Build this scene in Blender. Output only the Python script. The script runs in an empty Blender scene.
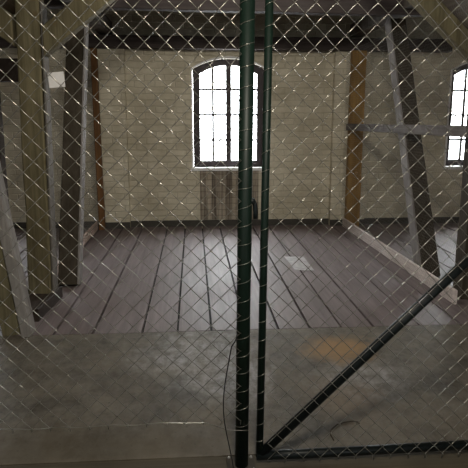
import bpy, bmesh, math, random
from mathutils import Vector, noise
random.seed(7)
S = bpy.context.scene
COL = S.collection

# ------------------------------------------------------------------ helpers
def link(o, parent=None):
    COL.objects.link(o)
    if parent: o.parent = parent
    return o

class MB:
    """collects shapes and links them as ONE mesh object (coordinates are world, moved to the parent's origin)"""
    def __init__(self): self.v = []; self.f = []; self.smooth = False
    def add(self, vs, fs):
        n = len(self.v); self.v += [tuple(p) for p in vs]; self.f += [tuple(i + n for i in q) for q in fs]
    def box(self, a, b):
        x0, y0, z0 = a; x1, y1, z1 = b
        self.add([(x0,y0,z0),(x1,y0,z0),(x1,y1,z0),(x0,y1,z0),(x0,y0,z1),(x1,y0,z1),(x1,y1,z1),(x0,y1,z1)],
                 [(0,3,2,1),(4,5,6,7),(0,1,5,4),(1,2,6,5),(2,3,7,6),(3,0,4,7)])
    def timber(self, p0, p1, sx, sy, ux=(1,0,0), ch=.006, n=8, jit=.003):
        """a sawn beam from p0 to p1, section sx (along ux) by sy, edges chamfered, slightly uneven"""
        p0 = Vector(p0); p1 = Vector(p1); d = (p1 - p0).normalized()
        u = Vector(ux); u = (u - d * u.dot(d)).normalized(); w = d.cross(u)
        a, b = sx / 2, sy / 2
        sec = [(-a+ch,-b),(a-ch,-b),(a,-b+ch),(a,b-ch),(a-ch,b),(-a+ch,b),(-a,b-ch),(-a,-b+ch)]
        vs = []
        for i in range(n + 1):
            c = p0.lerp(p1, i / n)
            o = [random.uniform(-jit, jit) for _ in range(4)]
            for (q, r) in sec:
                vs.append(c + u * (q + (o[0] if q < 0 else o[1])) + w * (r + (o[2] if r < 0 else o[3])))
        fs = []
        for i in range(n):
            for k in range(8):
                fs.append((i*8+k, i*8+(k+1) % 8, (i+1)*8+(k+1) % 8, (i+1)*8+k))
        fs.append(tuple(range(7, -1, -1))); fs.append(tuple(n*8+k for k in range(8)))
        self.add(vs, fs)
    def tube(self, pts, r, n=8, cap=True):
        pts = [Vector(p) for p in pts]
        t = [(pts[min(i+1, len(pts)-1)] - pts[max(i-1, 0)]).normalized() for i in range(len(pts))]
        u = Vector((0,1,0)) if abs(t[0].y) < .9 else Vector((1,0,0))
        vs = []
        for i, p in enumerate(pts):
            u = (u - t[i] * u.dot(t[i])).normalized(); w = t[i].cross(u)
            for k in range(n):
                a = 2 * math.pi * k / n
                vs.append(p + (u * math.cos(a) + w * math.sin(a)) * r)
        fs = []
        for i in range(len(pts) - 1):
            for k in range(n):
                fs.append((i*n+k, i*n+(k+1) % n, (i+1)*n+(k+1) % n, (i+1)*n+k))
        if cap:
            fs.append(tuple(range(n-1, -1, -1))); fs.append(tuple((len(pts)-1)*n+k for k in range(n)))
        self.add(vs, fs); self.smooth = True
    def prism_xz(self, outline, y0, y1):
        """outline of (x, z) points extruded from y0 to y1"""
        n = len(outline)
        self.add([(x,y0,z) for x, z in outline] + [(x,y1,z) for x, z in outline],
                 [tuple(range(n)), tuple(range(2*n-1, n-1, -1))] + [(i, i+n, (i+1) % n+n, (i+1) % n) for i in range(n)])
    def build(self, name, mat, parent=None, label=None):
        m = bpy.data.meshes.new(name)
        o = Vector(parent.location) if parent else Vector((0,0,0))
        if parent and parent.parent: o = o + Vector(parent.parent.location)
        m.from_pydata([(x-o.x, y-o.y, z-o.z) for x, y, z in self.v], [], self.f)
        bm = bmesh.new(); bm.from_mesh(m); bmesh.ops.recalc_face_normals(bm, faces=bm.faces); bm.to_mesh(m); bm.free()
        if self.smooth:
            m.polygons.foreach_set('use_smooth', [len(p.vertices) == 4 for p in m.polygons])
        m.materials.append(mat)
        ob = link(bpy.data.objects.new(name, m), parent)
        if label: ob['label'] = label
        return ob

def tag(o, label, cat, group=None):
    o['label'] = label; o['category'] = cat
    if group: o['group'] = group
    return o
def thing(name, label, cat, loc, group=None):
    return tag(link(bpy.data.objects.new(name, None)), label, cat, group) if not loc else _th(name, label, cat, loc, group)
def _th(name, label, cat, loc, group):
    o = bpy.data.objects.new(name, None); o.empty_display_size = .1; link(o); o.location = loc
    return tag(o, label, cat, group)
def struct(o):
    o['kind'] = 'structure'; return o

# ------------------------------------------------------------------ materials
def mat(name):
    m = bpy.data.materials.new(name); m.use_nodes = True
    nt = m.node_tree; nt.nodes.clear()
    out = nt.nodes.new('ShaderNodeOutputMaterial'); b = nt.nodes.new('ShaderNodeBsdfPrincipled')
    nt.links.new(b.outputs[0], out.inputs[0])
    return m, nt, b
def N(nt, t, **kw):
    n = nt.nodes.new(t)
    for k, v in kw.items():
        if k.startswith('i_'):
            key = k[2:]; n.inputs[int(key) if key.isdigit() else key.replace('_', ' ')].default_value = v
        else: setattr(n, k, v)
    return n
def ramp(nt, stops):
    r = nt.nodes.new('ShaderNodeValToRGB'); e = r.color_ramp.elements
    while len(e) < len(stops): e.new(.5)
    for i, (p, c) in enumerate(stops):
        e[i].position = p; e[i].color = (*c, 1) if len(c) == 3 else c
    return r
def coords(nt, scale=(1,1,1), loc=(0,0,0)):
    tc = N(nt, 'ShaderNodeTexCoord'); mp = N(nt, 'ShaderNodeMapping')
    mp.inputs['Scale'].default_value = scale; mp.inputs['Location'].default_value = loc
    nt.links.new(tc.outputs['Object'], mp.inputs[0]); return mp.outputs[0]
def mix(nt, fac, a, b, mode='MIX'):
    n = nt.nodes.new('ShaderNodeMix'); n.data_type = 'RGBA'; n.blend_type = mode
    for s, v in ((n.inputs[0], fac), (n.inputs[6], a), (n.inputs[7], b)):
        if hasattr(v, 'links'): nt.links.new(v, s)
        else: s.default_value = v if not isinstance(v, tuple) or len(v) == 4 else (*v, 1)
    return n.outputs[2]
def bump(nt, b, h, s=.3, d=.01):
    n = N(nt, 'ShaderNodeBump'); n.inputs['Strength'].default_value = s; n.inputs['Distance'].default_value = d
    nt.links.new(h, n.inputs['Height']); nt.links.new(n.outputs[0], b.inputs['Normal'])

def wood(name, dark, light, axis='z', rough=.75, spots=None, grain=1.):
    m, nt, b = mat(name)
    sc = {'x': (1.2, 26, 26), 'y': (26, 1.2, 26), 'z': (26, 26, 1.2)}[axis]
    n1 = N(nt, 'ShaderNodeTexNoise', i_Scale=grain, i_Detail=6., i_Roughness=.65)
    nt.links.new(coords(nt, sc), n1.inputs['Vector'])
    r = ramp(nt, [(.3, dark), (.7, light)]); nt.links.new(n1.outputs[0], r.inputs[0])
    n2 = N(nt, 'ShaderNodeTexNoise', i_Scale=3., i_Detail=4.)
    nt.links.new(coords(nt), n2.inputs['Vector'])
    r2 = ramp(nt, [(.3, (.68,.66,.64)), (.65, (1,1,1))]); nt.links.new(n2.outputs[0], r2.inputs[0])
    c = mix(nt, 1., r.outputs[0], r2.outputs[0], 'MULTIPLY')
    if spots:
        v = N(nt, 'ShaderNodeTexVoronoi', i_Scale=5.5); nt.links.new(coords(nt, (1,1,.7)), v.inputs['Vector'])
        r3 = ramp(nt, [(.05, (1,1,1)), (.14, (0,0,0))]); nt.links.new(v.outputs['Distance'], r3.inputs[0])
        c = mix(nt, r3.outputs[0], c, spots)
    nt.links.new(c, b.inputs['Base Color']); b.inputs['Roughness'].default_value = rough; b.inputs['Specular IOR Level'].default_value = .2
    bump(nt, b, n1.outputs[0], .35, .004)
    return m

def brick_wall(name, c1, c2, mortar, stain=False):
    m, nt, b = mat(name)
    tc = N(nt, 'ShaderNodeTexCoord'); sp = N(nt, 'ShaderNodeSeparateXYZ'); nt.links.new(tc.outputs['Object'], sp.inputs[0])
    ad = N(nt, 'ShaderNodeMath', operation='ADD'); nt.links.new(sp.outputs[0], ad.inputs[0]); nt.links.new(sp.outputs[1], ad.inputs[1])
    cb = N(nt, 'ShaderNodeCombineXYZ'); nt.links.new(ad.outputs[0], cb.inputs[0]); nt.links.new(sp.outputs[2], cb.inputs[1])
    wn = N(nt, 'ShaderNodeTexNoise', i_Scale=6., i_Detail=3.); nt.links.new(tc.outputs['Object'], wn.inputs['Vector'])
    wob = N(nt, 'ShaderNodeVectorMath', operation='SCALE'); wob.inputs['Scale'].default_value = .035
    nt.links.new(wn.outputs['Color'], wob.inputs[0])
    av = N(nt, 'ShaderNodeVectorMath', operation='ADD'); nt.links.new(cb.outputs[0], av.inputs[0]); nt.links.new(wob.outputs[0], av.inputs[1])
    br = N(nt, 'ShaderNodeTexBrick', i_Scale=1., i_Mortar_Size=.009, i_Mortar_Smooth=.5, i_Brick_Width=.27, i_Row_Height=.083, i_Bias=0.)
    br.inputs['Color1'].default_value = (*c1, 1); br.inputs['Color2'].default_value = (*c2, 1); br.inputs['Mortar'].default_value = (*mortar, 1)
    nt.links.new(av.outputs[0], br.inputs['Vector'])
    n2 = N(nt, 'ShaderNodeTexNoise', i_Scale=2.2, i_Detail=8., i_Roughness=.7); nt.links.new(tc.outputs['Object'], n2.inputs['Vector'])
    r2 = ramp(nt, [(.33, (.7,.68,.63)), (.62, (1,1,1))]); nt.links.new(n2.outputs[0], r2.inputs[0])
    c = mix(nt, 1., br.outputs[0], r2.outputs[0], 'MULTIPLY')
    n3 = N(nt, 'ShaderNodeTexNoise', i_Scale=4.5, i_Detail=5.); nt.links.new(coords(nt, (1,1,3)), n3.inputs['Vector'])
    r3 = ramp(nt, [(.66, (0,0,0)), (.75, (1,1,1))]); nt.links.new(n3.outputs[0], r3.inputs[0])
    fm = N(nt, 'ShaderNodeMath', operation='MULTIPLY', i_1=.4); nt.links.new(r3.outputs[0], fm.inputs[0])
    c = mix(nt, fm.outputs[0], c, (.12,.10,.08))
    if stain:
        n4 = N(nt, 'ShaderNodeTexNoise', i_Scale=1., i_Detail=4., i_Roughness=.6); nt.links.new(coords(nt, (15,15,.5)), n4.inputs['Vector'])
        r4 = ramp(nt, [(.44, (0,0,0)), (.64, (1,1,1))]); nt.links.new(n4.outputs[0], r4.inputs[0])
        f4 = N(nt, 'ShaderNodeMath', operation='MULTIPLY', i_1=.85); nt.links.new(r4.outputs[0], f4.inputs[0])
        c = mix(nt, f4.outputs[0], c, (.05,.035,.025))
    nt.links.new(c, b.inputs['Base Color']); b.inputs['Roughness'].default_value = .85
    hm = N(nt, 'ShaderNodeMath', operation='SUBTRACT', i_0=1.); nt.links.new(br.outputs['Fac'], hm.inputs[1])
    h2 = N(nt, 'ShaderNodeMath', operation='ADD'); nt.links.new(hm.outputs[0], h2.inputs[0]); nt.links.new(n2.outputs[0], h2.inputs[1])
    bump(nt, b, h2.outputs[0], .6, .014)
    return m

def blob(nt, cx, cy, rx, ry, wob=.5):
    """0..1 mask of a ragged round mark on the floor"""
    v = coords(nt, (1/rx, 1/ry, 0), (-cx/rx, -cy/ry, 0))
    nz = N(nt, 'ShaderNodeTexNoise', i_Scale=1.6, i_Detail=6., i_Roughness=.7); nt.links.new(v, nz.inputs['Vector'])
    ln = N(nt, 'ShaderNodeVectorMath', operation='LENGTH'); nt.links.new(v, ln.inputs[0])
    a = N(nt, 'ShaderNodeMath', operation='MULTIPLY_ADD', i_1=2*wob, i_2=-wob); nt.links.new(nz.outputs[0], a.inputs[0])
    s = N(nt, 'ShaderNodeMath', operation='ADD'); nt.links.new(ln.outputs[1], s.inputs[0]); nt.links.new(a.outputs[0], s.inputs[1])
    r = ramp(nt, [(.35, (1,1,1)), (1., (0,0,0))]); nt.links.new(s.outputs[0], r.inputs[0])
    return r.outputs[0]
def times(nt, a, k):
    n = N(nt, 'ShaderNodeMath', operation='MULTIPLY')
    nt.links.new(a, n.inputs[0])
    if hasattr(k, 'links'): nt.links.new(k, n.inputs[1])
    else: n.inputs[1].default_value = k
    return n.outputs[0]

def concrete():
    m, nt, b = mat('worn_concrete')
    n1 = N(nt, 'ShaderNodeTexNoise', i_Scale=3., i_Detail=9., i_Roughness=.68); nt.links.new(coords(nt), n1.inputs['Vector'])
    r = ramp(nt, [(.36, (.042,.034,.024)), (.64, (.145,.124,.095))]); nt.links.new(n1.outputs[0], r.inputs[0])
    n2 = N(nt, 'ShaderNodeTexNoise', i_Scale=14., i_Detail=8., i_Roughness=.75); nt.links.new(coords(nt, (1,.6,1)), n2.inputs['Vector'])
    r2 = ramp(nt, [(.40, (.12,.12,.12)), (.75, (1,1,1))]); nt.links.new(n2.outputs[0], r2.inputs[0])
    c = mix(nt, times(nt, r2.outputs[0], .6), r.outputs[0], (.23,.212,.185))
    n5 = N(nt, 'ShaderNodeTexNoise', i_Scale=34., i_Detail=5., i_Roughness=.7); nt.links.new(coords(nt), n5.inputs['Vector'])
    r5 = ramp(nt, [(.60, (0,0,0)), (.70, (1,1,1))]); nt.links.new(n5.outputs[0], r5.inputs[0])
    c = mix(nt, times(nt, r5.outputs[0], .75), c, (.03,.038,.03))
    c = mix(nt, times(nt, blob(nt, -.55, 2.30, .95, .30, .5), .5), c, (.085,.066,.038))
    for cx, cy, rx, ry, k in ((.05,3.35,.5,.5,.8), (.22,2.95,.28,.36,1.), (.95,2.95,.35,.3,.5)):
        c = mix(nt, times(nt, times(nt, blob(nt, cx, cy, rx, ry, .8), r2.outputs[0]), k), c, (.50,.49,.50))
    c = mix(nt, times(nt, blob(nt, .93, 3.36, .30, .26, .7), .9), c, (.30,.185,.085))
    c = mix(nt, times(nt, blob(nt, .80, 2.72, .28, .3, .7), .25), c, (.24,.165,.105))
    nt.links.new(c, b.inputs['Base Color'])
    rr = ramp(nt, [(.3, (.6,)*3), (.7, (.8,)*3)]); nt.links.new(n1.outputs[0], rr.inputs[0]); nt.links.new(rr.outputs[0], b.inputs['Roughness']); b.inputs['Specular IOR Level'].default_value = .25
    bump(nt, b, n2.outputs[0], .25, .004)
    return m

def floorboards():
    m, nt, b = mat('worn_floorboards')
    n1 = N(nt, 'ShaderNodeTexNoise', i_Scale=1., i_Detail=7., i_Roughness=.65); nt.links.new(coords(nt, (22,1.1,22)), n1.inputs['Vector'])
    r = ramp(nt, [(.3, (.130,.103,.104)), (.7, (.232,.191,.193))]); nt.links.new(n1.outputs[0], r.inputs[0])
    n2 = N(nt, 'ShaderNodeTexNoise', i_Scale=1.7, i_Detail=6.); nt.links.new(coords(nt), n2.inputs['Vector'])
    r2 = ramp(nt, [(.3, (.72,.70,.68)), (.65, (1,1,1))]); nt.links.new(n2.outputs[0], r2.inputs[0])
    c = mix(nt, 1., r.outputs[0], r2.outputs[0], 'MULTIPLY')
    nt.links.new(c, b.inputs['Base Color'])
    rr = ramp(nt, [(.3, (.50,)*3), (.7, (.64,)*3)]); nt.links.new(n2.outputs[0], rr.inputs[0]); nt.links.new(rr.outputs[0], b.inputs['Roughness']); b.inputs['Specular IOR Level'].default_value = .32
    bump(nt, b, n1.outputs[0], .2, .003)
    return m

def simple(name, col, rough=.5, metal=0., var=.15, scale=9., bumpy=.1):
    m, nt, b = mat(name)
    n = N(nt, 'ShaderNodeTexNoise', i_Scale=scale, i_Detail=6.); nt.links.new(coords(nt), n.inputs['Vector'])
    r = ramp(nt, [(.3, tuple(x*(1-var) for x in col)), (.7, tuple(min(1, x*(1+var)) for x in col))])
    nt.links.new(n.outputs[0], r.inputs[0]); nt.links.new(r.outputs[0], b.inputs['Base Color'])
    b.inputs['Roughness'].default_value = rough; b.inputs['Metallic'].default_value = metal
    if metal < .2: b.inputs['Specular IOR Level'].default_value = .3
    if bumpy: bump(nt, b, n.outputs[0], bumpy, .003)
    return m

def glass_mat():
    m = bpy.data.materials.new('window_glass'); m.use_nodes = True; nt = m.node_tree; nt.nodes.clear()
    out = nt.nodes.new('ShaderNodeOutputMaterial'); t = nt.nodes.new('ShaderNodeBsdfTransparent'); g = nt.nodes.new('ShaderNodeBsdfGlossy')
    g.inputs['Roughness'].default_value = .05; t.inputs[0].default_value = (.93,.95,.95,1)
    fr = nt.nodes.new('ShaderNodeFresnel'); ge = nt.nodes.new('ShaderNodeNewGeometry'); mr = nt.nodes.new('ShaderNodeMapRange')
    mr.inputs[3].default_value = 1.45; mr.inputs[4].default_value = 1/1.45      # same reflectance on both faces of the thin pane
    nt.links.new(ge.outputs['Backfacing'], mr.inputs[0]); nt.links.new(mr.outputs[0], fr.inputs[0])
    mx = nt.nodes.new('ShaderNodeMixShader')
    nt.links.new(fr.outputs[0], mx.inputs[0]); nt.links.new(t.outputs[0], mx.inputs[1]); nt.links.new(g.outputs[0], mx.inputs[2])
    nt.links.new(mx.outputs[0], out.inputs[0]); return m

M_WALL = brick_wall('whitewashed_brick', (.66,.605,.48), (.59,.54,.425), (.545,.50,.39))
M_STAIN = brick_wall('stained_plaster', (.46,.40,.32), (.41,.355,.28), (.33,.28,.22), stain=True)
M_REVEAL = simple('white_limewash', (.74,.73,.72), .8, var=.08)
M_BASE = simple('dark_skirting_paint', (.055,.05,.042), .7)
M_CEIL = wood('dark_ceiling_boards', (.05,.04,.032), (.11,.085,.065), 'y')
M_ROOF = wood('brown_roof_boards', (.075,.052,.03), (.16,.115,.068), 'y')
M_BEAM = wood('dark_aged_beam', (.045,.036,.034), (.095,.078,.072), 'x')
M_TIE = wood('grey_purple_tie_beam', (.05,.041,.041), (.095,.08,.079), 'x')
M_POST = wood('lime_yellow_old_timber', (.095,.082,.045), (.225,.195,.115), 'z', spots=(.11,.085,.04))
M_PALE = wood('pale_weathered_timber', (.10,.09,.08), (.18,.165,.145), 'z')
M_GREYP = wood('weathered_grey_plank', (.17,.155,.142), (.29,.27,.25), 'z')
M_LITFACE = wood('painted_lit_face', (.20,.185,.18), (.31,.29,.285), 'z')  # window light on the struts' inner sides, put into the colour
M_PINK = wood('brightened_pink_board', (.62,.47,.41), (.78,.62,.55), 'y')  # left kick board: colour raised in place of direct sky light
M_STRUT = wood('dull_brown_strut_timber', (.035,.028,.019), (.072,.06,.045), 'z')
M_ORANGE = wood('ochre_fence_post', (.25,.135,.035), (.40,.24,.075), 'z')
M_BROWN = wood('red_brown_fence_post', (.12,.058,.022), (.22,.115,.05), 'z')
M_KICK = wood('pale_pink_board', (.60,.52,.485), (.80,.71,.67), 'y')
M_RAIL = wood('grey_rail_wood', (.11,.098,.094), (.18,.16,.155), 'y')
M_SILL = wood('nearly_black_timber', (.03,.022,.018), (.06,.045,.036), 'y')
M_FLOOR = floorboards(); M_CONC = concrete()
M_LEDGE = wood('brown_threshold_boards', (.052,.043,.028), (.105,.088,.060), 'x')
M_UNDER = simple('dark_subfloor', (.012,.01,.009), .9)
M_GREEN = simple('dark_green_paint', (.003,.0105,.0065), .5, 0., .2, 14.)
M_BLACKG = simple('blackish_green_paint', (.005,.0075,.008), .42, 0., .2, 14.)
M_WIRE = simple('galvanised_wire', (.27,.26,.225), .28, .8, .1, 40., 0)
M_NET = simple('galvanised_netting', (.15,.143,.133), .6, 0., .1, 30., 0)
M_FRAME = simple('dark_window_paint', (.045,.035,.038), .55)
M_GLASS = glass_mat()
M_PAPER = simple('white_paper', (.88,.85,.83), .8, var=.03)
M_SHEET = simple('pale_film', (.36,.34,.345), .5, var=.3, scale=18.)
M_CABLE = simple('black_cable', (.012,.012,.013), .45)
M_BOLT = simple('bright_steel', (.42,.41,.40), .45, 1., .1)
M_PLATE = simple('dirty_plate_paint', (.05,.044,.036), .95)
M_TWINE = simple('dark_twine', (.06,.045,.03), .8)

# ------------------------------------------------------------------ the room
YB = 7.777; ZC = 3.0; XL, XR, YF = -5.0, 6.4, -4.0

gaps = [-4.98,-4.65,-4.36,-4.05,-3.77,-3.45,-3.16,-2.84,-2.55,-2.27,-1.95,-1.66,-1.30,-.985,-.717,-.375,-.13,.109,.351,.585,.812,1.04,1.275,1.615,1.93,2.25,2.56,2.86,3.2,3.5,3.8,4.12,4.4,4.75,5.05,5.35,5.65,5.95,6.2,6.38]
mb = MB()
for a, b in zip(gaps, gaps[1:]):
    g = .0085
    z = random.uniform(-.002, .001)
    mb.box((a+g, 3.745, -.03), (b-g, YB+.02, z))
struct(mb.build('floor', M_FLOOR))
mb = MB(); mb.box((XL-.1, YF-.1, -.16), (XR+.1, YB+.5, -.035)); struct(mb.build('floor_base', M_UNDER))
mb = MB(); mb.box((XL, 2.232, -.034), (XR, 3.737, 0)); struct(mb.build('floor_concrete_slab', M_CONC))
mb = MB(); 
for y0, y1 in ((1.93,2.222),(1.62,1.92),(1.3,1.61),(.95,1.29),(.6,.94),(.2,.59),(-.2,.19),(-.6,-.21),(-1,-.61),(-1.5,-1.01),(-2.,-1.51),(-2.5,-2.01),(-3,-2.51),(-3.5,-3.01),(YF,-3.51)):
    mb.box((XL, y0, -.034), (XR, y1, 0))
struct(mb.build('floor_threshold_boards', M_LEDGE))
mb = MB(); mb.box((XL-.1, YF-.1, ZC), (XR+.1, YB+.4, ZC+.1)); struct(mb.build('ceiling', M_CEIL))
for nm, xa, xb in (('ceiling_right', 2.46, XR), ('ceiling_left', -1.46, XL)):      # boarded slopes over the side bays
    k = -.26 * abs(xb - xa); mb = MB()
    pts = [(xa, ZC), (xb, ZC + k), (xb, ZC + k + .06), (xa, ZC + .06)]
    mb.prism_xz(pts, YF-.01, YB+.01); struct(mb.build(nm, M_ROOF))
for nm, a, b in (('wall_left', (XL-.12, YF, -.035), (XL, YB+.35, ZC)), ('wall_right', (XR, YF, -.035), (XR+.12, YB+.35, ZC))):
    mb = MB(); mb.box(a, b); struct(mb.build(nm, M_WALL))

# window outline: vertical jambs and a segmental arch
def arch(x0, x1, z0, zs, rise, n=14):
    w = (x1 - x0) / 2; R = (w*w + rise*rise) / (2*rise); cx = (x0+x1)/2; cz = zs + rise - R
    a0 = math.asin(w / R)
    return [(x0, z0), (x1, z0)] + [(cx + R*math.sin(a0 - 2*a0*i/n), cz + R*math.cos(a0 - 2*a0*i/n)) for i in range(n + 1)]
WINS = [(.0, .985), (3.575, 4.56), (-3.70, -2.715)]
FILL_WINS = [(-3.6, -2.6), (3.6, 4.6)]  # unseen windows added behind the camera to brighten the bay
Z0, ZS, RISE = .815, 2.135, .135
# back wall: front skin with the two openings (built as column strips), thickness .35
TH = .28
def wall_with_openings(mb, y0, y1, wins):
    edges = [XL] + [e for w in sorted(wins) for e in w] + [XR]
    for i in range(0, len(edges), 2): mb.box((edges[i], y0, -.035), (edges[i+1], y1, ZC))
    for (a, b) in wins:
        mb.box((a, y0, -.035), (b, y1, Z0))
        pts = arch(a, b, 0, ZS, RISE)[2:]
        mb.prism_xz([(b, ZC)] + pts + [(a, ZC)], y0, y1)
mb = MB(); wall_with_openings(mb, YB, YB + TH, WINS)
wb = struct(mb.build('wall_back', M_WALL))
mb = MB(); wall_with_openings(mb, YF - TH, YF, FILL_WINS); struct(mb.build('wall_front', M_WALL))
# pilasters standing proud of the wall, either side of the bay
for a, b in ((-1.30,-.885), (1.91,2.40)):
    mb = MB(); mb.box((a, YB-.10, 0), (b, YB+.01, 2.368)); struct(mb.build('wall_back_pilaster', M_WALL))
mb = MB(); mb.box((.085, YB-.012, .09), (.90, YB+.01, .80)); struct(mb.build('wall_back_stained_panel', M_STAIN))
for a, b in ((XL,-1.30),(-.885,1.91),(2.40,XR)):
    mb = MB(); mb.box((a, YB-.022, 0), (b, YB+.01, .085)); struct(mb.build('baseboard_back', M_BASE))
for a, b in ((-1.30,-.885),(1.91,2.40)):
    mb = MB(); mb.box((a, YB-.115, 0), (b, YB-.095, .085)); struct(mb.build('baseboard_back', M_BASE))

def window(idx, a, b, behind=False):
    root = link(bpy.data.objects.new('window_%d' % idx, None)); root.location = ((a+b)/2, YB, Z0); root['kind'] = 'structure'
    yf = YB + .125                                     # front of the frame
    # limewashed lining: a thin arched band round the opening, standing slightly proud of the brick
    outer = arch(a-.022, b+.022, Z0, ZS+.004, RISE+.022, 20); inner = arch(a, b, Z0, ZS, RISE, 20)
    o = outer[1:] + [outer[0]]; i_ = inner[1:] + [inner[0]]
    n = len(o); mb = MB(); vs = []
    for y, ring in ((YB-.012, o), (YB-.012, i_), (YB+TH, i_), (YB+TH, o)): vs += [(x, y, z) for x, z in ring]
    fs = []
    for k in range(4):
        for j in range(n - 1):
            q = (k+1) % 4
            fs.append((k*n+j, k*n+j+1, q*n+j+1, q*n+j))
    fs += [(0, n, 2*n, 3*n), (n-1, 2*n-1, 3*n-1, 4*n-1)]
    mb.add(vs, fs); mb.build('window_lining', M_REVEAL, root)
    mb = MB(); mb.box((a-.035, YB-.045, Z0-.038), (b+.035, YB+TH, Z0+.002)); mb.build('window_sill', M_REVEAL, root)
    # frame: arched ring, centre mullion, rails
    e = .003; fw = .098
    outer = arch(a+e, b-e, Z0+.004, ZS-e, RISE, 20); inner = arch(a+fw, b-fw, Z0+.088, ZS-.055, RISE-.02, 20)
    n = len(outer); mb = MB(); vs = []
    for y, ring in ((yf, outer), (yf, inner), (yf+.07, inner), (yf+.07, outer)): vs += [(x, y, z) for x, z in ring]
    fs = []
    for k in range(4):
        for j in range(n):
            q = (k+1) % 4; j2 = (j+1) % n
            fs.append((k*n+j, k*n+j2, q*n+j2, q*n+j))
    mb.add(vs, fs); mb.build('window_frame', M_FRAME, root)
    c = (a+b)/2; top = ZS + RISE - .06
    mb = MB(); mb.box((c-.036, yf-.012, Z0+.02), (c+.036, yf+.06, top+.02)); mb.build('mullion', M_FRAME, root)
    for s, (u, v) in enumerate(((a+fw, c-.036), (c+.036, b-fw))):
        mb = MB(); m_ = (u+v)/2
        mb.box((m_-.016, yf+.02, Z0+.05), (m_+.016, yf+.045, ZS+RISE*.75-.02))
        for zz in (1.19, 1.535, 1.875): mb.box((u-.01, yf+.022, zz-.0135), (v+.01, yf+.043, zz+.0135))
        mb.build('glazing_bars', M_FRAME, root)
    mb = MB(); mb.prism_xz(arch(a+.05, b-.05, Z0+.03, ZS-.02, RISE-.015, 20), yf+.030, yf+.035); mb.build('glass', M_GLASS, root)
    if behind: root.rotation_euler.z = math.pi; root.location.y = YF      # unseen windows added in the opposite wall for fill light
    return root
for k, (a, b) in enumerate(WINS): window(k+1, a, b)
for k, (a, b) in enumerate(FILL_WINS): window(k+4, a, b, True)

# ------------------------------------------------------------------ timber frame of the loft
def piece(name, label, cat, m, *args, group=None, **kw):
    mb = MB(); mb.timber(*args, **kw); return tag(mb.build(name, m), label, cat, group)
piece('tie_beam', 'grey roof tie beam crossing overhead in front of the far wall, topmost beam in view', 'beam', M_TIE,
      (-1.42, 5.83, 2.685), (2.42, 5.83, 2.65), .12, .33, ux=(0,1,0), n=14)
piece('wall_beam', 'dark brown horizontal beam fixed along the brick wall just above the arched window', 'beam', M_BEAM,
      (-2.9, 7.63, 2.45), (3.45, 7.63, 2.435), .17, .155, ux=(0,1,0), n=14)
piece('head_beam', 'timber cross beam above the front posts, joining the knee braces', 'beam', M_TIE,
      (-1.42, 4.42, 2.84), (2.36, 4.42, 2.84), .2, .26, ux=(0,1,0), n=10)
for x, side in ((-1.11, 'left'), (2.18, 'right')):
    piece('purlin', 'grey purlin running back to the brick wall above the %s netting partition' % side, 'beam', M_PALE,
          (x, 5.91, 2.625), (x, 7.70, 2.625), .17, .16, n=6)
    piece('purlin', 'short grey purlin in front of the tie beam, above the %s leaning strut' % side, 'beam', M_PALE,
          (x, 4.58, 2.62), (x, 5.75, 2.62), .17, .16, n=6)
# near posts
lp = thing('timber_post', 'thick yellowish old timber post at the left, pale board on its inner side', 'post', (-1.235, 4.47, .10))
mb = MB(); mb.timber((-1.235, 4.47, .10), (-1.178, 4.47, 2.71), .175, .17, ch=.012, n=12, jit=.005); mb.build('shaft', M_POST, lp)
mb = MB(); mb.timber((-1.138, 4.47, .102), (-1.088, 4.47, 2.3), .016, .15, jit=.001); mb.build('cladding_board', M_PALE, lp, 'narrow pale grey board')
piece('timber_post', 'grey brown timber post at the right edge, near end of the kick board', 'post', M_STRUT,
      (2.285, 4.38, 0), (2.285, 4.38, 2.71), .175, .17, n=12)
mb = MB(); mb.timber((-1.275, 4.02, .05), (-1.235, 4.60, .05), .25, .098, ux=(1,0,0))
tag(mb.build('sill_block', M_SILL), 'almost black timber sill block on the floor under the yellowish left post', 'timber block')
# knee braces, cut plumb at the post and level at the head beam
def brace(label, m, x0, z0, sx, h, ztop=2.708, slope=.80, y0=4.365, y1=4.495):
    zb = z0; zt = z0 + h
    xb = x0 + sx*(ztop - zb)/slope; xt = x0 + sx*(ztop - zt)/slope
    mb = MB(); mb.prism_xz([(x0, zb), (xb, ztop), (xt, ztop), (x0, zt)], y0, y1)
    o = tag(mb.build('knee_brace', m), label, 'brace')
    bv = o.modifiers.new('worn_edges', 'BEVEL'); bv.width = .008; bv.segments = 2
    return o
brace('pale diagonal knee brace rising right from the yellowish left post', M_POST, -1.083, 1.915, 1, .21)
brace('brown diagonal brace rising left from the yellowish post at the picture corner', M_POST, -1.295, 1.985, -1, .22, slope=.72)
brace('pale diagonal knee brace at the upper right, rising left towards the ceiling', M_POST, 2.190, 1.895, -1, .17, slope=.88)
# raking struts, leaning away towards the far wall in the plane of each partition
def strut(label, x, y0, y1, inner):
    r = thing('raking_strut', label, 'strut', (x, y0, 0))
    mb = MB(); mb.timber((x, y0, 0), (x, y1, 2.49), .165, .15, n=10); mb.build('shaft', M_STRUT, r)
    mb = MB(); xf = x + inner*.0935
    mb.timber((xf, y0, .002), (xf, y1, 2.515), .016, .15, n=10, ch=.002, jit=.0008); mb.build('lit_face_strip', M_LITFACE, r, 'pale strip standing for the window-lit side')  # strip added so the strut's inner side looks lit by the window
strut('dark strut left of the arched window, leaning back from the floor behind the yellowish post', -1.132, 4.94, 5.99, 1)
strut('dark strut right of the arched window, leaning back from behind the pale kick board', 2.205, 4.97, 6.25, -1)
mb = MB(); mb.timber((-1.262, 3.80, .004), (-1.632, 3.80, 2.85), .125, .13, n=10)
tag(mb.build('raking_strut', M_POST), 'nearest yellowish leaning strut at the lower left edge, behind a grey plank', 'strut')
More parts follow.
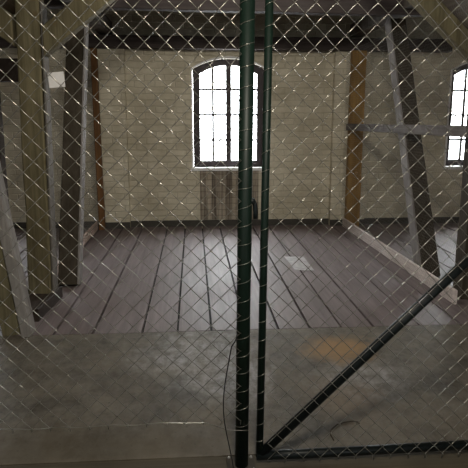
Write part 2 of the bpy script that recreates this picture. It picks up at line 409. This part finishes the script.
mb = MB(); mb.timber((-1.155, 3.765, .004), (-1.50, 3.765, 2.66), .068, .13, n=10)
tag(mb.build('leaning_plank', M_GREYP), 'weathered grey plank leaning against the nearest yellowish strut at lower left', 'plank')
piece('timber_rail', 'dark horizontal timber behind the yellowish left post, under the corner brace', 'rail', M_SILL,
      (XL+.01, 5.5, 1.905), (-1.45, 5.5, 1.905), .14, .2, ux=(0,1,0))
piece('timber_post', 'almost black post at the far left edge behind the wire netting', 'post', M_SILL,
      (-1.90, 5.5, 0), (-1.90, 5.5, 1.80), .2, .14)

# ------------------------------------------------------------------ netting partitions either side of the bay
def netting(x, y0, y1, z0, z1, cw=.032, chh=.036, r=.0006):
    """hexagonal wire netting in the plane x = const as thin three-sided wires"""
    vs, fs = [], []
    def seg(p, q):
        dy, dz = q[0]-p[0], q[1]-p[1]; L = math.hypot(dy, dz); ny, nz = -dz/L*r, dy/L*r
        n = len(vs)
        for (y, z) in (p, q):
            vs.append((x-r, y-ny*.6, z-nz*.6)); vs.append((x-r, y+ny*.6, z+nz*.6)); vs.append((x+r, y, z))
        fs.extend([(n, n+1, n+4, n+3), (n+1, n+2, n+5, n+4), (n+2, n, n+3, n+5)])
    rows = int((z1-z0)/(chh*.75)); cols = int((y1-y0)/cw)
    for j in range(rows):
        z = z0 + j*chh*.75; off = (j % 2)*cw/2
        for i in range(cols):
            y = y0 + off + i*cw
            wv = .004*math.sin(y*7+z*3)
            a = (y, z+wv); b = (y, z+chh*.35+wv)
            seg(a, b)
            zt = z + chh*.75
            seg(b, (y+cw/2, zt+.004*math.sin((y+cw/2)*7+zt*3))); seg(b, (y-cw/2, zt+.004*math.sin((y-cw/2)*7+zt*3)))
    mb = MB(); mb.v = vs; mb.f = fs; return mb

piece('end_post', 'ochre wooden post against the brick wall, right of the arched window', 'post', M_ORANGE,
      (2.205, 7.61, .0), (2.205, 7.61, 2.36), .19, .10)
piece('end_post', 'thin red brown wooden post against the brick wall, left of the arched window', 'post', M_BROWN,
      (-1.255, 7.61, 0), (-1.255, 7.61, 2.36), .075, .10)
pr = thing('netting_partition', 'wire netting partition right of the bay with grey rail and pale kick board', 'partition', (2.083, 5.95, 0))
mb = MB(); mb.timber((2.083, 4.17, .062), (2.083, 7.60, .062), .028, .122, ux=(1,0,0), jit=.001, n=12); mb.build('kick_board', M_KICK, pr, 'pale pinkish board on edge along the floor')
mb = MB(); mb.timber((2.083, 4.19, 1.372), (2.083, 7.60, 1.372), .028, .088, ux=(1,0,0), jit=.001, n=12); mb.build('middle_rail', M_RAIL, pr, 'grey wooden rail at eye height')
netting(2.064, 4.20, 7.70, .01, 2.36).build('wire_netting', M_NET, pr)
pl = thing('netting_partition', 'wire netting partition left of the bay, behind the dark leaning strut', 'partition', (-1.315, 5.95, 0))
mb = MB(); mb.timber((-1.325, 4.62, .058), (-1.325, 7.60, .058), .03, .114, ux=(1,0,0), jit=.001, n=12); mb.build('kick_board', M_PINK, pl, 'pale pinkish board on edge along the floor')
netting(-1.306, 4.60, 7.70, .01, 2.36).build('wire_netting', M_NET, pl)

# ------------------------------------------------------------------ chain link fence and gate in the foreground
P = .0767
def warp(x, z):
    q = noise.noise_vector(Vector((x*2.3, .3, z*2.3)))
    r = noise.noise_vector(Vector((x*9, 4.3, z*9)))
    return q.x*.006 + r.x*.0022, q.y*.007, q.z*.006 + r.z*.0022
def chain_mesh(xa, cols, za, rows, y, direction, r=.00145, hook=True):
    """interlocked zigzag wires: wire k runs between node columns k and k+1 (spacing P/2), nodes every P in height"""
    mb = MB(); h = P/2; d = .0032
    for k in range(cols):
        pts = []
        for j in range(rows + 1):
            side = (k + j) % 2
            x = xa + direction*(k + side)*h
            z = za + j*h
            ex = direction*(.0022 if side else -.0022)
            w = warp(x, z)
            pts.append((x+ex+w[0], y+w[1], z+w[2]))
            if j < rows:
                s2 = 1 - side
                x2 = xa + direction*(k + s2)*h; z2 = z + h; w2 = warp(x2, z2)
                # the strand rising to the right passes behind, the one rising to the left in front
                up_right = (s2 - side)*direction > 0
                off = d if up_right else -d
                for t in (.10, .90):
                    pts.append((x+w[0]+(x2+w2[0]-x-w[0])*t, y+(w[1]+w2[1])/2+off, z+w[2]+(z2+w2[2]-z-w[2])*t))
        if hook:
            a = pts[0]
            pts.insert(0, (a[0]+random.uniform(-.004,.004), a[1]-.004, a[2]-random.uniform(.010,.018)))
        mb.tube(pts, r, 6)
    return mb

fence = thing('chain_link_fence', 'fixed chain link fence panel with dark green steel post, left of the gate', 'fence', (.187, 2.15, 0))
PX0, PX1 = .187, .2035                       # the post leans very slightly
mb = MB(); mb.tube([(PX0, 2.15, .006), (PX0+(PX1-PX0)*.5, 2.15, .95), (PX1+.002, 2.15, 2.1)], .0280, 24); mb.build('post', M_GREEN, fence)
mb = MB(); mb.tube([(PX1+.002, 2.15, 2.1), (PX1+.002, 2.15, 2.108), (PX1+.002, 2.15, 2.118)], .029, 24); mb.build('post_cap', M_BLACKG, fence)
mb = MB(); mb.box((.125, 2.095, 0), (.245, 2.21, .006)); mb.build('base_plate', M_PLATE, fence)
for bx, by in ((.135, 2.20), (.232, 2.197), (.135, 2.108), (.235, 2.108)):
    mb = MB(); mb.tube([(bx, by, .004), (bx, by, .011)], .006, 6); mb.tube([(bx, by, .011), (bx, by, .016)], .003, 10); mb.build('bolt', M_BOLT, fence, 'bright steel bolt')
mb = MB()
mb.box((.216, 2.135, 1.135), (.234, 2.165, 1.155)); mb.tube([(.229, 2.15, 1.145), (.236, 2.15, 1.13), (.239, 2.15, 1.10), (.238, 2.15, 1.075)], .0095, 10)
mb.build('gate_latch_lug', M_BLACKG, fence)
xe = .178
chain_mesh(xe, 50, .234-.004, 50, 2.119, -1).build('chain_link_mesh', M_WIRE, fence)
pts = []
for i in range(41):
    x = .178 - i*.0475
    w = warp(x, .232)
    sag = .232 - .044*math.exp(-((x-.16)/.10)**2) + .003*math.sin(x*31)
    pts.append((x, 2.115+w[1], sag))
pts = [(.214, 2.122, .183), (.198, 2.117, .186)] + pts
mb = MB(); mb.tube(pts, .0016, 6); mb.build('tension_wire', M_WIRE, fence)
def tie(parent, cx, cy, z, R, rise, sweep=1.15):
    mb = MB(); pts = []
    for i in range(15):
        a = -sweep + 2*sweep*i/14                # round the side that faces the camera
        pts.append((cx + math.sin(a)*(R+.001), cy - math.cos(a)*(R+.001), z + rise*(i/14-.5)))
    mb.tube(pts, .0012, 6); return mb.build('tie_wire', M_WIRE, parent)
z = .20; 
while z < 1.95:
    tie(fence, PX0 + (PX1-PX0)*z/2.1, 2.15, z, .0280, random.uniform(.012,.03), 1.5); z += P*random.uniform(.94, 1.06)

gate = thing('chain_link_gate', 'dark green tubular steel gate with chain link mesh and one diagonal brace', 'gate', (.265, 2.17, 0))
SX0, SX1 = .266, .2875
GX = 1.36
mb = MB(); mb.tube([(SX0, 2.17, .03), (SX0+.0105, 2.17, 1.), (SX1, 2.17, 2.02)], .0157, 18); mb.build('hinge_side_stile' if False else 'stile', M_GREEN, gate)
mb = MB(); mb.tube([(GX, 2.17, .042), (GX, 2.17, 2.02)], .0157, 18); mb.build('stile', M_GREEN, gate)
mb = MB(); mb.tube([(SX0-.012, 2.17, .034), (.45, 2.17, .033), (GX+.012, 2.17, .045)], .0205, 18); mb.build('bottom_rail', M_BLACKG, gate)
mb = MB(); mb.tube([(SX1-.012, 2.17, 2.02), (GX+.012, 2.17, 2.02)], .0165, 18); mb.build('top_rail', M_GREEN, gate)
mb = MB(); mb.tube([(SX0+.008, 2.172, .042), (GX-.005, 2.172, 1.115)], .0205, 18); mb.build('diagonal_brace', M_BLACKG, gate)
chain_mesh(.2985, 27, .03, 52, 2.137, 1).build('chain_link_mesh', M_WIRE, gate)
z = .11
while z < 1.95:
    tie(gate, SX0 + (SX1-SX0)*z/2.0, 2.17, z, .0160, random.uniform(.012,.028), 1.5); z += P*random.uniform(.94, 1.06)

# ------------------------------------------------------------------ small things
mb = MB()
pts = []
for i in range(25):
    t = i/24
    z = .62*(1-t)
    x = .150 - .040*math.sin(math.pi*min(1, t*1.0)**.9) + .004*math.sin(t*9)
    y = 2.080
    pts.append((x + (.012 if t < .05 else 0), y, z + .006))
pts += [(.155, 2.075, .005), (.175, 2.06, .005), (.20, 1.98, .005)]
mb.tube(pts, .0023, 8); tag(mb.build('loose_cable', M_CABLE), 'thin black cable hanging in a bow beside the green fence post', 'cable')
mb = MB()
ns = 10; vs = []; fs = []
cor = [(.968,5.87),(1.178,5.85),(1.172,5.27),(.985,5.30)]
for j in range(ns+1):
    for i in range(ns+1):
        u, v = i/ns, j/ns
        a = Vector(cor[0]).lerp(Vector(cor[1]), u); b = Vector(cor[3]).lerp(Vector(cor[2]), u); q = a.lerp(b, v)
        zz = .0035 + .004*(noise.noise(Vector((u*3, v*3, 2)))+.6)
        vs.append((q.x, q.y, max(.0025, zz)))
n = len(vs); vs += [(x, y, z-.0012) for x, y, z in vs]
for j in range(ns):
    for i in range(ns):
        k = j*(ns+1)+i; fs.append((k, k+1, k+ns+2, k+ns+1)); fs.append((n+k, n+k+ns+1, n+k+ns+2, n+k+1))
for i in range(ns):
    for k, l in ((i, i+1), (ns*(ns+1)+i, ns*(ns+1)+i+1), (i*(ns+1), (i+1)*(ns+1)), (i*(ns+1)+ns, (i+1)*(ns+1)+ns)):
        fs.append((k, l, l+n, k+n))
mb.add(vs, fs); tag(mb.build('pale_sheet', M_SHEET), 'pale square sheet lying flat on the grey floorboards', 'sheet')
mb = MB(); mb.tube([(.628,2.31,.004),(.625,2.36,.004),(.64,2.405,.004),(.675,2.44,.004),(.72,2.462,.004),(.765,2.468,.004),(.79,2.455,.005),(.785,2.44,.007)], .0028, 8)
tag(mb.build('bent_twine', M_TWINE), 'dark curved strand of twine on the concrete behind the gate bottom rail', 'twine')
mb = MB(); mb.timber((-1.003, 4.385, 1.695), (-1.012, 4.39, 1.805), .118, .004, ux=(1,-.06,.06), ch=.001, n=3, jit=0)
tag(mb.build('paper_notice', M_PAPER), 'small white paper notice stuck on the edge of the yellowish left post', 'paper')

# ------------------------------------------------------------------ light
W = bpy.data.worlds.new('overcast_sky'); S.world = W; W.use_nodes = True
bg = W.node_tree.nodes['Background']; bg.inputs[0].default_value = (.97,.98,1.0,1); 
wt = W.node_tree                                      # overcast sky: three times brighter overhead than at the horizon, dull ground below
tc = N(wt, 'ShaderNodeTexCoord'); sx = N(wt, 'ShaderNodeSeparateXYZ'); wt.links.new(tc.outputs['Generated'], sx.inputs[0])
mr = N(wt, 'ShaderNodeMapRange'); wt.links.new(sx.outputs[2], mr.inputs[0])
for i, v in ((1, -.06), (2, .75), (3, 17.), (4, 48.)): mr.inputs[i].default_value = v
wt.links.new(mr.outputs[0], bg.inputs[1])
for wins, y, rx in ((WINS, YB+TH+.03, -90), (FILL_WINS, YF-TH-.03, 90)):      # portals: tell the renderer where the sky comes in
    for (a, b) in wins:
        ld = bpy.data.lights.new('window_portal', 'AREA'); ld.shape = 'RECTANGLE'; ld.size = b-a+.1; ld.size_y = 1.6
        ld.cycles.is_portal = True
        lo = link(bpy.data.objects.new('window_portal', ld)); lo.location = ((a+b)/2, y, 1.55); lo.rotation_euler = (math.radians(rx), 0, 0)
for (x, y, z), watts, tilt in (((.2, .35, 2.8), 64., 60), ((.4, 4.1, 2.58), 22., 42)):      # two unseen lamps added for brightness and wire highlights
    ld = bpy.data.lights.new('added_lamp', 'AREA'); ld.shape = 'DISK'; ld.size = .4; ld.energy = watts; ld.color = (1.0,.93,.80)
    lo = link(bpy.data.objects.new('added_lamp', ld)); lo.location = (x, y, z); lo.rotation_euler = (math.radians(tilt), 0, 0)

# ------------------------------------------------------------------ camera
cd = bpy.data.cameras.new('camera'); cd.sensor_width = 36; cd.lens = 36*560/468; cd.clip_start = .05
co = link(bpy.data.objects.new('camera', cd)); co.location = (0, 0, 1.45)
co.rotation_euler = (math.radians(90-11.408), 0, math.radians(-4.105))
S.camera = co
S.view_settings.view_transform = 'Standard'; S.view_settings.look = 'None'; S.view_settings.gamma = 1; S.view_settings.use_curve_mapping = False
S.view_settings.exposure = 0.
S.cycles.use_denoising = True
S.cycles.max_bounces = 10; S.cycles.diffuse_bounces = 6; S.cycles.transparent_max_bounces = 12
S.cycles.sample_clamp_indirect = 8
